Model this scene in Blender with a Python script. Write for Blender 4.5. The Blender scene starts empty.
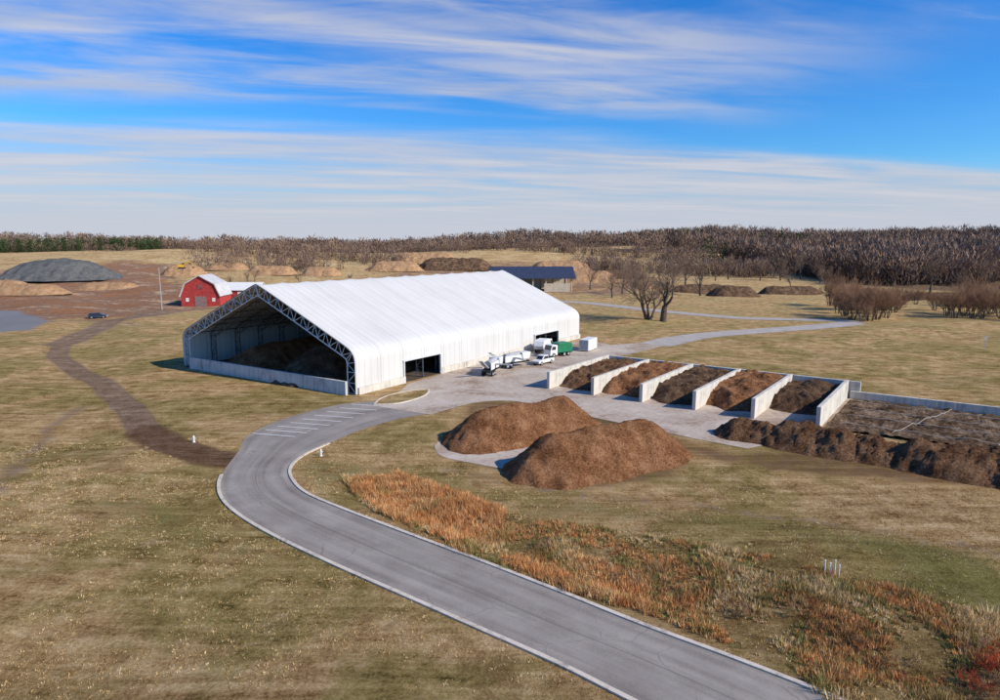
import bpy, math, random
import numpy as np
from mathutils import Vector, noise as mnoise
random.seed(7); rng=np.random.default_rng(11)
scene=bpy.context.scene
try:
    scene.view_settings.view_transform='Standard'; scene.view_settings.look='None'; scene.view_settings.exposure=0
except Exception: pass
H=25.0; F=24/36*1000; TH=math.radians(8.95); CT,ST=math.cos(TH),math.sin(TH)
def G(u,v):
    """survey: photo coordinate -> flat ground coordinate in metres"""
    x=(u-500)/F; y=(350-v)/F
    t=H/(ST-y*CT)
    return (x*t,(CT+y*ST)*t)
def GL(l): return [G(*p) for p in l]
# ---------------- helpers
def coll(o): scene.collection.objects.link(o); return o
def mesh_np(name,verts,faces,mat=None,parent=None,smooth=False,col=None):
    verts=np.asarray(verts,dtype=np.float32); faces=np.asarray(faces,dtype=np.int32)
    me=bpy.data.meshes.new(name); k=faces.shape[1]
    me.vertices.add(len(verts)); me.vertices.foreach_set('co',verts.ravel())
    me.loops.add(faces.size); me.loops.foreach_set('vertex_index',faces.ravel())
    me.polygons.add(len(faces)); me.polygons.foreach_set('loop_start',np.arange(len(faces),dtype=np.int32)*k)
    me.polygons.foreach_set('loop_total',np.full(len(faces),k,dtype=np.int32))
    if col is not None:
        a=me.color_attributes.new('tint','FLOAT_COLOR','POINT'); a.data.foreach_set('color',np.asarray(col,dtype=np.float32).ravel())
    me.update(calc_edges=True); me.validate()
    if smooth: me.polygons.foreach_set('use_smooth',np.ones(len(me.polygons),dtype=bool))
    if mat: me.materials.append(mat)
    o=bpy.data.objects.new(name,me); coll(o)
    if parent: o.parent=parent
    return o
def mesh_py(name,verts,faces,mat=None,parent=None,smooth=False):
    me=bpy.data.meshes.new(name); me.from_pydata(verts,[],faces); me.update()
    if smooth: me.polygons.foreach_set('use_smooth',[True]*len(me.polygons))
    if mat: me.materials.append(mat)
    o=bpy.data.objects.new(name,me); coll(o)
    if parent: o.parent=parent
    return o
def root(name,loc=(0,0,0),rz=0,label='',cat='',group=None):
    e=bpy.data.objects.new(name,None); coll(e); e.location=loc; e.rotation_euler=(0,0,rz); e.empty_display_size=0.5
    tag(e,label,cat,group); return e
def tag(o,label=None,cat=None,group=None,kind=None):
    if label: o['label']=label
    if cat: o['category']=cat
    if group: o['group']=group
    if kind: o['kind']=kind
    return o
class MB:
    def __init__(s): s.v=[]; s.f=[]
    def add(s,v,f):
        b=len(s.v); s.v+= [tuple(p) for p in v]; s.f+=[tuple(i+b for i in q) for q in f]; return s
    def box(s,c,d,rz=0,ry=0):
        v=[]
        for z in(-.5,.5):
            for x,y in((-.5,-.5),(.5,-.5),(.5,.5),(-.5,.5)):
                X,Y,Z=x*d[0],y*d[1],z*d[2]
                X,Z=X*math.cos(ry)+Z*math.sin(ry),-X*math.sin(ry)+Z*math.cos(ry)
                X,Y=X*math.cos(rz)-Y*math.sin(rz),X*math.sin(rz)+Y*math.cos(rz)
                v.append((c[0]+X,c[1]+Y,c[2]+Z))
        return s.add(v,[(3,2,1,0),(4,5,6,7),(0,1,5,4),(1,2,6,5),(2,3,7,6),(3,0,4,7)])
    def prof(s,pts,y0,y1,inset=0):
        n=len(pts); v=[(x,y0,z) for x,z in pts]+[(x,y1,z) for x,z in pts]
        return s.add(v,[tuple(range(n)),tuple(range(2*n-1,n-1,-1))]+[(i,i+n,(i+1)%n+n,(i+1)%n) for i in range(n)])
    def tube(s,p0,p1,r0,r1=None,n=6):
        r1=r0 if r1 is None else r1
        p0=Vector(p0);p1=Vector(p1);d=(p1-p0).normalized()
        a=d.orthogonal().normalized(); b=d.cross(a); v=[]
        for p,r in((p0,r0),(p1,r1)):
            for i in range(n):
                t=2*math.pi*(i+.5)/n; v.append(p+a*math.cos(t)*r+b*math.sin(t)*r)
        return s.add(v,[(i,(i+1)%n,(i+1)%n+n,i+n) for i in range(n)]+[tuple(range(n-1,-1,-1)),tuple(range(n,2*n))])
    def obj(s,name,mat,parent=None,bev=0,smooth=False):
        o=mesh_py(name,s.v,s.f,mat,parent,smooth)
        if bev:
            m=o.modifiers.new('b','BEVEL'); m.width=bev; m.segments=2; m.limit_method='ANGLE'
        return o
# ---------------- node helpers
class NT:
    def __init__(s,tree): s.t=tree; s.n=tree.nodes; s.l=tree.links
    def new(s,ty,**k):
        n=s.n.new(ty)
        for a,b in k.items(): setattr(n,a,b)
        return n
    def put(s,inp,val):
        if hasattr(val,'is_output'): s.l.new(val,inp)
        elif val is not None:
            if isinstance(val,(tuple,list)) and len(val)==3 and inp.type=='RGBA': val=(*val,1)
            inp.default_value=val
    def math(s,op,a,b=None,c=None,clamp=False):
        n=s.new('ShaderNodeMath',operation=op); n.use_clamp=clamp
        s.put(n.inputs[0],a)
        if b is not None: s.put(n.inputs[1],b)
        if c is not None: s.put(n.inputs[2],c)
        return n.outputs[0]
    def noise(s,vec,scale,detail=6,rough=.6,dist=0):
        n=s.new('ShaderNodeTexNoise'); s.put(n.inputs['Vector'],vec); n.inputs['Scale'].default_value=scale
        n.inputs['Detail'].default_value=detail; n.inputs['Roughness'].default_value=rough; n.inputs['Distortion'].default_value=dist
        return n.outputs['Fac']
    def mix(s,f,a,b,mode='MIX'):
        n=s.new('ShaderNodeMix',data_type='RGBA',blend_type=mode); s.put(n.inputs[0],f); s.put(n.inputs[6],a); s.put(n.inputs[7],b); return n.outputs[2]
    def ramp(s,f,stops):
        n=s.new('ShaderNodeValToRGB'); r=n.color_ramp
        while len(r.elements)<len(stops): r.elements.new(.5)
        for e,(p,c) in zip(r.elements,stops): e.position=p; e.color=(*c,1)
        s.put(n.inputs[0],f); return n.outputs[0]
    def smooth(s,x,a,b,lo=0,hi=1):
        n=s.new('ShaderNodeMapRange',interpolation_type='SMOOTHSTEP'); s.put(n.inputs[0],x)
        for i,q in enumerate((a,b,lo,hi)): n.inputs[i+1].default_value=q
        return n.outputs[0]
    def vec(s,v,scale=(1,1,1),rot=(0,0,0),loc=(0,0,0)):
        n=s.new('ShaderNodeMapping'); s.put(n.inputs[0],v); n.inputs['Scale'].default_value=scale; n.inputs['Rotation'].default_value=rot; n.inputs['Location'].default_value=loc
        return n.outputs[0]
    def bump(s,h,strength,dist):
        n=s.new('ShaderNodeBump'); s.put(n.inputs['Height'],h); n.inputs['Strength'].default_value=strength; n.inputs['Distance'].default_value=dist; return n.outputs[0]
def newmat(name):
    m=bpy.data.materials.new(name); m.use_nodes=True; t=NT(m.node_tree)
    b=t.n['Principled BSDF']; b.inputs['Roughness'].default_value=.9
    b.inputs['Specular IOR Level'].default_value=.25
    tc=t.new('ShaderNodeTexCoord')
    return m,t,b,tc.outputs['Object']
def newdiff(name):
    m=bpy.data.materials.new(name); m.use_nodes=True; t=NT(m.node_tree)
    t.n.remove(t.n['Principled BSDF']); d=t.new('ShaderNodeBsdfDiffuse'); t.l.new(d.outputs[0],t.n['Material Output'].inputs[0])
    tc=t.new('ShaderNodeTexCoord'); return m,t,d,tc.outputs['Object']
def M(name,c1,c2=None,scale=2,rough=.85,metal=0,spec=.25):
    m,t,b,v=newmat(name); c2=c2 or tuple(x*.75 for x in c1)
    f=t.noise(v,scale,3)
    t.put(b.inputs['Base Color'],t.ramp(f,[(.35,c2),(.65,c1)]))
    b.inputs['Roughness'].default_value=rough; b.inputs['Metallic'].default_value=metal; b.inputs['Specular IOR Level'].default_value=spec
    return m
def MD(name,c1,c2,scale=1):
    m,t,d,v=newdiff(name); t.put(d.inputs[0],t.ramp(t.noise(v,scale,2),[(.35,c2),(.65,c1)])); return m
# ---------------- materials
m_white=M('white_paint',(.78,.77,.74),(.66,.65,.62),1.5,rough=.5)
m_steel=M('galvanised_steel',(.72,.72,.70),(.58,.58,.57),3,rough=.5,metal=.1)
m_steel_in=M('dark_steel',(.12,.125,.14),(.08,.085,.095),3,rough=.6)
m_rubber=M('rubber',(.025,.025,.025)); m_glass=M('dark_glass',(.03,.035,.045),rough=.12,spec=.6)
m_red=M('red_barn_siding',(.50,.06,.05),(.32,.04,.035),.8)
m_green=M('green_paint',(.02,.20,.09),(.02,.15,.07),1,rough=.4)
m_yellow=M('yellow_paint',(.75,.42,.03),(.6,.32,.03),1,rough=.5)
m_dkblue=M('dark_blue_paint',(.03,.05,.10),rough=.4)
m_solar=M('solar_panel_roof',(.05,.06,.10),(.035,.045,.075),.6,rough=.35)
m_tan=M('tan_metal_siding',(.55,.47,.36),(.44,.37,.28),1)
m_metalroof=M('pale_metal_roof',(.62,.60,.58),(.46,.44,.43),.5,rough=.6)
m_dark=M('dark_interior',(.03,.03,.03))
m_grey=M('machine_grey',(.45,.45,.45),(.3,.3,.3),2)
m_line=M('road_marking',(.82,.82,.78),(.55,.55,.52),3)
m_pvc=M('pvc',(.55,.49,.41))
def concrete(name,c):
    m,t,b,v=newmat(name)
    n=t.noise(v,.35,5,.65); st=t.noise(t.vec(v,(2.2,2.2,.25)),1,4,.7)
    f=t.math('ADD',t.math('MULTIPLY',n,.5),t.math('MULTIPLY',st,.5))
    t.put(b.inputs['Base Color'],t.ramp(f,[(.36,tuple(x*.5 for x in c)),(.48,tuple(x*.92 for x in c)),(.66,tuple(x*1.15 for x in c))]))
    return m
m_conc=concrete('concrete',(.62,.57,.49)); m_kerb=concrete('kerb_concrete',(.64,.55,.44)); m_block=concrete('block_concrete',(.54,.53,.50))
def mk_compost(name,c1,c2,c3):
    m,t,b,v=newdiff(name)
    n=t.noise(v,.5,3,.6); n2=t.noise(v,4.2,6,.8)
    f=t.math('ADD',t.math('MULTIPLY',n,.35),t.math('MULTIPLY',n2,.65))
    t.put(b.inputs['Color'],t.ramp(f,[(.38,c1),(.49,c2),(.60,c3)]))
    t.put(b.inputs['Normal'],t.bump(n2,1,.4))
    return m
m_comp=mk_compost('wood_mulch',(.095,.037,.017),(.26,.115,.052),(.47,.25,.13))
m_compm=mk_compost('brown_mulch',(.05,.024,.013),(.165,.084,.045),(.35,.21,.12))
m_compd=mk_compost('dark_compost',(.04,.023,.014),(.12,.070,.043),(.28,.18,.11))
m_stone=mk_compost('grey_stone',(.08,.08,.078),(.125,.125,.12),(.19,.19,.18))
m_earth=mk_compost('orange_earth',(.24,.125,.06),(.42,.24,.125),(.56,.37,.21))
m_bark=MD('bark',(.16,.12,.09),(.085,.066,.052),1.5); m_twig=MD('twig',(.26,.18,.13),(.17,.12,.09),.6); m_redtwig=MD('reddish_twig',(.38,.22,.13),(.24,.14,.09),.6)
m_strawtwig=MD('straw_twig',(.50,.34,.18),(.36,.23,.12),.6); m_redstem=MD('red_stem',(.48,.09,.05),(.30,.06,.04),.6)
m_tint,t_,d_,_v=newdiff('vegetation_tint'); a_=t_.new('ShaderNodeAttribute',attribute_name='tint'); t_.put(d_.inputs[0],a_.outputs['Color'])
def asphalt():
    m,t,b,v=newmat('asphalt')
    uv=t.new('ShaderNodeUVMap').outputs[0]; sp=t.new('ShaderNodeSeparateXYZ'); t.put(sp.inputs[0],uv)
    n=t.noise(v,.22,5,.65); n2=t.noise(v,6,3,.8)
    stk=t.noise(t.vec(uv,(9,.05,1)),1,4,.6)
    f=t.math('ADD',t.math('MULTIPLY',n,.4),t.math('ADD',t.math('MULTIPLY',n2,.2),t.math('MULTIPLY',stk,.4)))
    c=t.ramp(f,[(.36,(.18,.152,.13)),(.5,(.275,.24,.205)),(.64,(.38,.335,.285))])
    d=t.math('ABSOLUTE',t.math('SUBTRACT',sp.outputs[0],.5))
    seam=t.smooth(d,.004,.010,1,0)
    c=t.mix(t.math('MULTIPLY',seam,.45),c,(.11,.10,.09))
    wp=t.smooth(t.math('ABSOLUTE',t.math('SUBTRACT',d,.25)),.02,.13,1,0)
    c=t.mix(t.math('MULTIPLY',wp,.25),c,(.41,.36,.31))
    ed=t.smooth(t.math('ADD',d,t.math('MULTIPLY',n,.08)),.50,.545)
    c=t.mix(t.math('MULTIPLY',ed,.6),c,(.34,.26,.16))
    vo=t.new('ShaderNodeTexVoronoi',feature='DISTANCE_TO_EDGE'); vo.inputs['Scale'].default_value=.22
    wv=t.new('ShaderNodeVectorMath',operation='ADD'); t.put(wv.inputs[0],v)
    nn=t.new('ShaderNodeTexNoise'); nn.inputs['Scale'].default_value=.5; t.put(nn.inputs['Vector'],v); t.put(wv.inputs[1],nn.outputs['Color']); t.put(vo.inputs['Vector'],wv.outputs[0])
    cr=t.math('MULTIPLY',t.smooth(vo.outputs['Distance'],.004,.012,1,0),t.smooth(n,.5,.6))
    c=t.mix(t.math('MULTIPLY',cr,.35),c,(.09,.085,.08))
    t.put(b.inputs['Base Color'],c); b.inputs['Roughness'].default_value=.95; b.inputs['Specular IOR Level'].default_value=.1
    return m
m_asph=asphalt()
def yard():
    m,t,b,v=newdiff('yard_concrete')
    n=t.noise(v,.09,5,.65,1); n2=t.noise(v,1.3,5,.7)
    f=t.math('ADD',t.math('MULTIPLY',n,.62),t.math('MULTIPLY',n2,.38))
    c=t.ramp(f,[(.38,(.29,.20,.14)),(.48,(.45,.36,.28)),(.62,(.58,.50,.41))])
    br=t.new('ShaderNodeTexBrick'); br.offset=0; br.inputs['Scale'].default_value=1; br.inputs['Brick Width'].default_value=5; br.inputs['Row Height'].default_value=5; br.inputs['Mortar Size'].default_value=.035; br.inputs['Mortar Smooth'].default_value=.3
    t.put(br.inputs['Vector'],t.vec(v,rot=(0,0,-.95)))
    c=t.mix(t.math('MULTIPLY',br.outputs['Fac'],.4),c,(.16,.13,.1))
    t.put(b.inputs['Color'],c); return m
m_yard=yard()
def fabric():
    m,t,b,v=newmat('white_fabric')
    sp=t.new('ShaderNodeSeparateXYZ'); t.put(sp.inputs[0],v)
    fr=t.math('FRACT',t.math('ADD',t.math('DIVIDE',sp.outputs[0],83/14),.5))
    seam=t.smooth(t.math('ABSOLUTE',t.math('SUBTRACT',fr,.5)),.008,.03,1,0)
    fr2=t.math('FRACT',t.math('DIVIDE',sp.outputs[0],83/56)); seam2=t.smooth(t.math('ABSOLUTE',t.math('SUBTRACT',fr2,.5)),.03,.10,1,0)
    n=t.noise(v,.10,4); st=t.noise(t.vec(v,(1.2,.12,.12)),1,4,.6)
    f=t.math('ADD',t.math('MULTIPLY',n,.6),t.math('MULTIPLY',st,.4))
    c=t.ramp(f,[(.34,(.57,.55,.515)),(.6,(.64,.62,.585))])
    c=t.mix(t.math('MULTIPLY',seam,.65),c,(.34,.335,.33)); c=t.mix(t.math('MULTIPLY',seam2,.30),c,(.36,.355,.34))
    t.put(b.inputs['Base Color'],c); b.inputs['Roughness'].default_value=.75; b.inputs['Specular IOR Level'].default_value=.1
    return m
m_fab=fabric()

# ---------------- key lines
trackA=GL([(262,458),(236,461),(205,457),(170,446),(145,428),(125,402),(100,382),(72,366),(57,354),(62,344),(85,331),(130,318),(165,309)])
trackB=GL([(-60,560),(0,492),(25,455),(50,428),(80,405)])
trackC=GL([(450,470),(560,494),(700,506),(850,530),(1050,560)])
trackD=GL([(60,344),(110,322),(190,309),(300,303)])
trackE=GL([(560,760),(430,690),(300,625),(190,575),(60,545),(-80,560)])
trackF=GL([(190,520),(120,500),(40,490),(-40,500)])
trackG=GL([(620,345),(720,362),(850,370),(1000,384)])
swale=GL([(350,487),(420,512),(500,545),(590,578),(700,600),(820,640),(960,690)])
brushP=GL([(342,475),(400,472),(505,512),(560,520),(650,535),(760,560),(860,585),(1010,620),(1060,720),(850,720),(790,668),(640,612),(520,575),(440,545),(370,508)])
brownP=GL([(435,455),(460,400),(560,398),(700,440),(740,450),(830,445),(1050,490),(1050,497),(800,478),(700,462),(690,480),(590,495),(510,480)])
earthP=GL([(-200,350),(-30,330),(10,328),(60,320),(130,323),(165,312),(250,304),(258,299),(190,291),(170,277),(120,276),(60,280),(-200,280)])
earthP2=GL([(360,284),(420,272),(600,272),(690,287),(620,296),(500,292),(400,292)])
greyP=GL([(-200,345),(-20,332),(30,330),(50,322),(20,313),(-200,305)])
islandP=GL([(374,405),(381,399),(396,394),(414,391),(428,390),(426,395),(414,400),(396,404)])
Ledge=GL([(800,780),(640,705),(560,665),(470,625),(400,594),(330,563),(270,534),(236,513),(221,497),(219,482),(226,468),(238,452),(249,435),(284,419),(338,405),(392,400)])
Redge=GL([(1010,780),(845,703),(740,661),(640,624),(560,592),(480,561),(400,531),(340,508),(306,493),(292,479),(291,467),(303,456),(326,445),(362,430),(400,419),(436,413)])
loopK=GL([(655,345),(700,336),(760,331),(815,327),(856,323)])
loopK2=GL([(858,323),(835,320.5),(790,319.5),(740,318),(690,314),(640,309),(585,303),(520,300)])
def dist_poly(P,pts):
    d=np.full(len(P),1e18)
    for a,b in zip(pts[:-1],pts[1:]):
        a=np.array(a);b=np.array(b);ab=b-a
        t=np.clip(((P-a)@ab)/(ab@ab),0,1); q=P-a-t[:,None]*ab
        d=np.minimum(d,q[:,0]**2+q[:,1]**2)
    return np.sqrt(d)
def inside(P,poly):
    x,y=P[:,0],P[:,1]; c=np.zeros(len(P),bool); n=len(poly)
    for i in range(n):
        x0,y0=poly[i]; x1,y1=poly[(i+1)%n]
        if y0==y1: continue
        k=((y0>y)!=(y1>y))&(x<(x1-x0)*(y-y0)/(y1-y0)+x0); c^=k
    return c
def polymask(P,poly,soft):
    d=dist_poly(P,poly+[poly[0]]); s=np.where(inside(P,poly),1,-1)*d
    return np.clip(.5+s/(2*soft),0,1)
def SS(x,a,b):
    t=np.clip((x-a)/(b-a),0,1); return t*t*(3-2*t)
hard1=Ledge+Redge[::-1]
hard2=GL([(186,372),(352,400),(430,418),(480,403),(512,402),(436,440),(430,455),(510,495),(690,495),(740,455),(1120,520),(1150,420),(850,380),(660,350),(600,330),(500,300),(230,330)])
def terrain(P):
    P=np.asarray(P,dtype=float); x,y=P[:,0],P[:,1]
    z=np.zeros(len(P))
    near=(y<420)&(np.abs(x)<400)
    if near.any():
        Q=P[near]; hd=np.minimum(dist_poly(Q,hard1+[hard1[0]]),dist_poly(Q,hard2+[hard2[0]])); hd=np.minimum(hd,np.maximum(dist_poly(Q,loopK)-4.5,0)); hd=np.minimum(hd,np.maximum(dist_poly(Q,loopK2)-5,0))
        hd=np.where(inside(Q,hard1)|inside(Q,hard2),0,hd); w=SS(hd,1.0,14)
        qx,qy=Q[:,0],Q[:,1]
        u=.28*np.sin(qx/6.3+qy/11)+.22*np.sin(qy/5.1-qx/9+1.3)+.3*np.sin(qx/14+2)*np.sin(qy/13)
        zz=w*u-.6*SS(hd,.8,4)*np.exp(-(dist_poly(Q,swale)/2.6)**2)
        zz+=w*1.3*np.exp(-(((qx+48)/18)**2+((qy-48)/16)**2))
        z[near]=zz
    far=SS(y,320,1000)
    z+=far*(18+3*np.sin(x/210+.6)+2.5*np.sin(x/95+y/160)+1.5*np.sin(x/47+2))
    z+=SS(y,980,1350)*(6+6.5*np.sin(x/165+1)+3.5*np.sin(x/73)+1.5*np.sin(x/31))
    z+=SS(-x,110,170)*SS(y,215,300)*(1-far)*(.9*np.sin(x/13)*np.cos(y/17)+1)
    z+=11*np.exp(-(((x+330)/230)**2+((y-640)/150)**2))
    z+=13*np.exp(-(((x-720)/300)**2+((y-950)/240)**2))+7*np.exp(-(((x-330)/110)**2+((y-1000)/180)**2))+6*np.exp(-(((x-60)/160)**2+((y-780)/110)**2))
    return z
def TZ(x,y): return float(terrain([(x,y)])[0])
def zr(q,e0=440):
    x,y=q[:,0],q[:,1]; ang=x/np.maximum(y,1); edge=e0+50*np.sin(x/60)+30*np.sin(x/23)
    lim=.25+.05*np.sin(y/70)+.04*np.sin(y/29+x/40)
    return (ang>lim)&(ang<1.2)&(y>edge+ SS(-ang,-.55,-.3)*200)&~((np.abs(y-650-50*np.sin(x/90))<34)&(ang<.55))
def zl(q):
    x,y=q[:,0],q[:,1]; e=960+110*np.sin(x/130)+50*np.sin(x/47)-120*np.exp(-((x-150)/200)**2)
    return (np.abs(x/np.maximum(y,1))<1.1)&(y>e)
def axis(fa,fb,st,end,g=1.045):
    a=list(np.arange(fa,fb,st)); s=st; p=a[-1]
    while p<end: s*=g; p+=s; a.append(p)
    return a
xs=axis(0,95,.75,9000,1.05); xs=np.array([-q for q in xs[::-1]][:-1]+list(xs))
ys=np.array([-400,-250,-150,-90,-50,-20,0,12,22,28]+axis(32,115,.7,11000,1.018))
nx,ny=len(xs),len(ys); XX,YY=np.meshgrid(xs,ys); P=np.stack([XX.ravel(),YY.ravel()],1)
Z=terrain(P); V=np.column_stack([P,Z])
idx=np.arange(nx*ny).reshape(ny,nx); FQ=np.stack([idx[:-1,:-1],idx[:-1,1:],idx[1:,1:],idx[1:,:-1]],-1).reshape(-1,4)
def tm(line,w,soft): return np.clip(.5+(w-dist_poly(P,line))/(2*soft),0,1)
def ruts(line,off,w,soft):
    d=dist_poly(P,line); return np.clip(.5+(w-np.abs(d-off))/(2*soft),0,1)
mk=np.zeros((len(P),4)); mk2=np.zeros((len(P),4))
mk[:,0]=np.maximum.reduce([tm(trackA,2.2,1.6),.60*tm(trackB,2.2,2.5),.55*tm(trackC,2.2,2.5),tm(trackD,4,3),.56*ruts(trackE,1,.3,.7),.56*ruts(trackF,1,.3,.7),.44*tm(trackG,2,3)])
mk[:,1]=polymask(P,brushP,3)
mk[:,2]=np.maximum(.95*polymask(P,earthP,14),.62*polymask(P,earthP2,14))
X,Y=P[:,0],P[:,1]
mk[:,3]=np.maximum(zr(P,425),zl(P))
mk2[:,0]=SS(Y,120,320)*(.6+.4*SS(Y,330,520))
green=np.exp(-(dist_poly(P,GL([(330,470),(420,505),(560,560)]))/6)**2)*.6+.7*np.exp(-(((X-33)/10)**2+((Y-44)/6)**2))+.5*np.exp(-(dist_poly(P,GL([(250,560),(120,500)]))/4)**2)+.5*np.exp(-(dist_poly(P,GL([(560,505),(750,525),(950,560)]))/3.5)**2)
mk2[:,1]=np.clip(green,0,1)
mk2[:,2]=np.maximum.reduce([polymask(P,brownP,2.5)*.60, tm(GL([(258,459),(236,461),(205,457),(170,446),(146,430)]),2.9,1.6), .5*tm(trackA,1.2,1.2)*(dist_poly(P,trackA)<3)])
mk2[:,3]=polymask(P,greyP,5)
gnd=mesh_np('ground',V,FQ,None,None,True)
for nm,d in(('mk',mk),('mk2',mk2)):
    a=gnd.data.color_attributes.new(nm,'FLOAT_COLOR','POINT'); a.data.foreach_set('color',d.astype(np.float32).ravel())
tag(gnd,kind='structure')
def groundmat():
    m,t,b,v=newdiff('dry_grass_ground')
    A=t.new('ShaderNodeAttribute',attribute_name='mk'); B=t.new('ShaderNodeAttribute',attribute_name='mk2')
    sa=t.new('ShaderNodeSeparateColor'); t.put(sa.inputs[0],A.outputs['Color']); sb=t.new('ShaderNodeSeparateColor'); t.put(sb.inputs[0],B.outputs['Color'])
    n1=t.noise(v,.06,5,.62,.5); n2=t.noise(v,.4,5,.7); n3=t.noise(v,3.4,5,.88)
    stk=t.noise(t.vec(v,(.08,1.1,1),rot=(0,0,math.radians(40))),1,4,.65)
    f=t.math('ADD',t.math('MULTIPLY',n2,.34),t.math('ADD',t.math('MULTIPLY',n3,.42),t.math('MULTIPLY',stk,.24)))
    tan=t.ramp(f,[(.40,(.15,.08,.03)),(.46,(.37,.225,.095)),(.53,(.57,.38,.18)),(.61,(.80,.59,.34))])
    olv=t.ramp(f,[(.40,(.09,.066,.02)),(.46,(.25,.18,.062)),(.54,(.41,.30,.118)),(.63,(.64,.48,.24))])
    c=t.mix(t.smooth(n1,.44,.56),tan,olv)
    wn=t.noise(v,.16,5,.72,1.2)
    c=t.mix(t.smooth(wn,.57,.66,0,.55),c,(.58,.40,.22)); c=t.mix(t.smooth(wn,.32,.43,.6,0),c,(.22,.12,.048))
    gold=t.ramp(t.math('ADD',t.math('MULTIPLY',n2,.5),t.math('MULTIPLY',n1,.5)),[(.42,(.36,.21,.09)),(.5,(.60,.40,.19)),(.58,(.78,.57,.31))])
    c=t.mix(t.math('MULTIPLY',sb.outputs[0],.7),c,gold)
    jit=t.math('ADD',t.math('MULTIPLY',t.math('SUBTRACT',n2,.5),.9),t.math('MULTIPLY',t.math('SUBTRACT',n3,.5),.5))
    def msk(x,lo=.38,hi=.66): return t.smooth(t.math('ADD',x,jit),lo,hi)
    c=t.mix(t.math('MULTIPLY',msk(sb.outputs[1]),.58),c,t.ramp(f,[(.38,(.045,.06,.013)),(.6,(.18,.185,.05))]))
    br=t.ramp(f,[(.39,(.07,.045,.016)),(.5,(.24,.155,.06)),(.61,(.48,.33,.15))])
    c=t.mix(t.math('MULTIPLY',msk(sa.outputs[1]),.7),c,br)
    ea=t.ramp(t.math('ADD',t.math('MULTIPLY',n1,.55),t.math('MULTIPLY',n2,.45)),[(.38,(.16,.075,.042)),(.45,(.40,.19,.095)),(.52,(.25,.155,.105)),(.60,(.56,.37,.22))])
    eb=t.math('ADD',sa.outputs[2],t.math('MULTIPLY',t.math('SUBTRACT',n1,.5),2.4))
    c=t.mix(t.math('MULTIPLY',msk(eb,.48,.62),t.smooth(sa.outputs[2],.05,.3)),c,ea)
    c=t.mix(msk(B.outputs['Alpha'],.4,.6),c,(.26,.255,.255))
    ds=t.ramp(f,[(.38,(.07,.036,.019)),(.5,(.165,.09,.05)),(.64,(.32,.20,.125))])
    tr=t.ramp(f,[(.39,(.12,.075,.05)),(.5,(.245,.162,.112)),(.62,(.48,.35,.25))])
    c=t.mix(t.math('MULTIPLY',msk(sa.outputs[0],.42,.62),.9),c,tr)
    c=t.mix(t.math('MULTIPLY',msk(sb.outputs[2],.42,.70),.85),c,ds)
    c=t.mix(t.math('MULTIPLY',A.outputs['Alpha'],.85),c,t.ramp(n2,[(.4,(.10,.066,.044)),(.6,(.18,.125,.085))]))
    t.put(b.inputs['Color'],c)
    t.put(b.inputs['Normal'],t.bump(n3,1,.4))
    return m
m_gnd=groundmat(); gnd.data.materials.append(m_gnd)
# ---------------- roads
def catmull(pts,n=8):
    pts=[Vector((p[0],p[1])) for p in pts]; q=[pts[0]*2-pts[1]]+pts+[pts[-1]*2-pts[-2]]; out=[]
    for i in range(1,len(q)-2):
        a,b,c,d=q[i-1:i+3]
        for k in range(n):
            t=k/n; out.append(.5*((2*b)+(c-a)*t+(2*a-5*b+4*c-d)*t*t+(3*b-a-3*c+d)*t**3))
    out.append(q[-2]); return out
def strip(name,Lp,Rp,z,mat,label=None):
    n=len(Lp); v=[];f=[];K=8
    for a,b in zip(Lp,Rp):
        for k in range(K+1):
            p=a.lerp(b,k/K); v.append((p.x,p.y,z))
    for i in range(n-1):
        for k in range(K): q=i*(K+1)+k; f.append((q,q+1,q+K+2,q+K+1))
    o=mesh_py(name,v,f,mat); uv=o.data.uv_layers.new(name='UVMap')
    s=[0]
    for i in range(n-1): s.append(s[-1]+((Lp[i+1]+Rp[i+1])-(Lp[i]+Rp[i])).length/2)
    for l in o.data.loops:
        i,k=divmod(l.vertex_index,K+1); uv.data[l.index].uv=(k/K,s[i])
    if o.data.polygons[0].normal.z<0: o.data.flip_normals()
    tag(o,kind='structure'); return o
Lc=catmull(Ledge,10); Rc=catmull(Redge,10)
strip('road',Lc,Rc,.03,m_asph)
def kerb(name,pl,w,h,mat):
    n=len(pl); v=[];f=[]
    for i,p in enumerate(pl):
        d=(pl[min(i+1,n-1)]-pl[max(i-1,0)]).normalized(); nn=Vector((-d.y,d.x))
        a=p-nn*w/2;b=p+nn*w/2; v+=[(a.x,a.y,-.1),(a.x,a.y,h),(b.x,b.y,h),(b.x,b.y,-.1)]
    for i in range(n-1):
        for k in range(3): f.append((4*i+k,4*i+k+1,4*i+k+5,4*i+k+4))
    f+=[(0,1,2,3),(4*n-4,4*n-3,4*n-2,4*n-1)]
    o=mesh_py(name,v,f,mat); return tag(o,kind='structure')
kerb('kerb',Lc[:96],.34,.13,m_kerb); kerb('kerb',Rc[:122],.34,.13,m_kerb)
def flatpoly(name,pts,z,mat,kind='structure'):
    import bmesh
    bm=bmesh.new(); vs=[bm.verts.new((p[0],p[1],z)) for p in pts]; f=bm.faces.new(vs)
    bmesh.ops.triangulate(bm,faces=[f]); me=bpy.data.meshes.new(name); bm.to_mesh(me); bm.free()
    if me.polygons[0].normal.z<0: me.flip_normals()
    me.materials.append(mat); o=bpy.data.objects.new(name,me); coll(o); tag(o,kind=kind); return o
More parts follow.
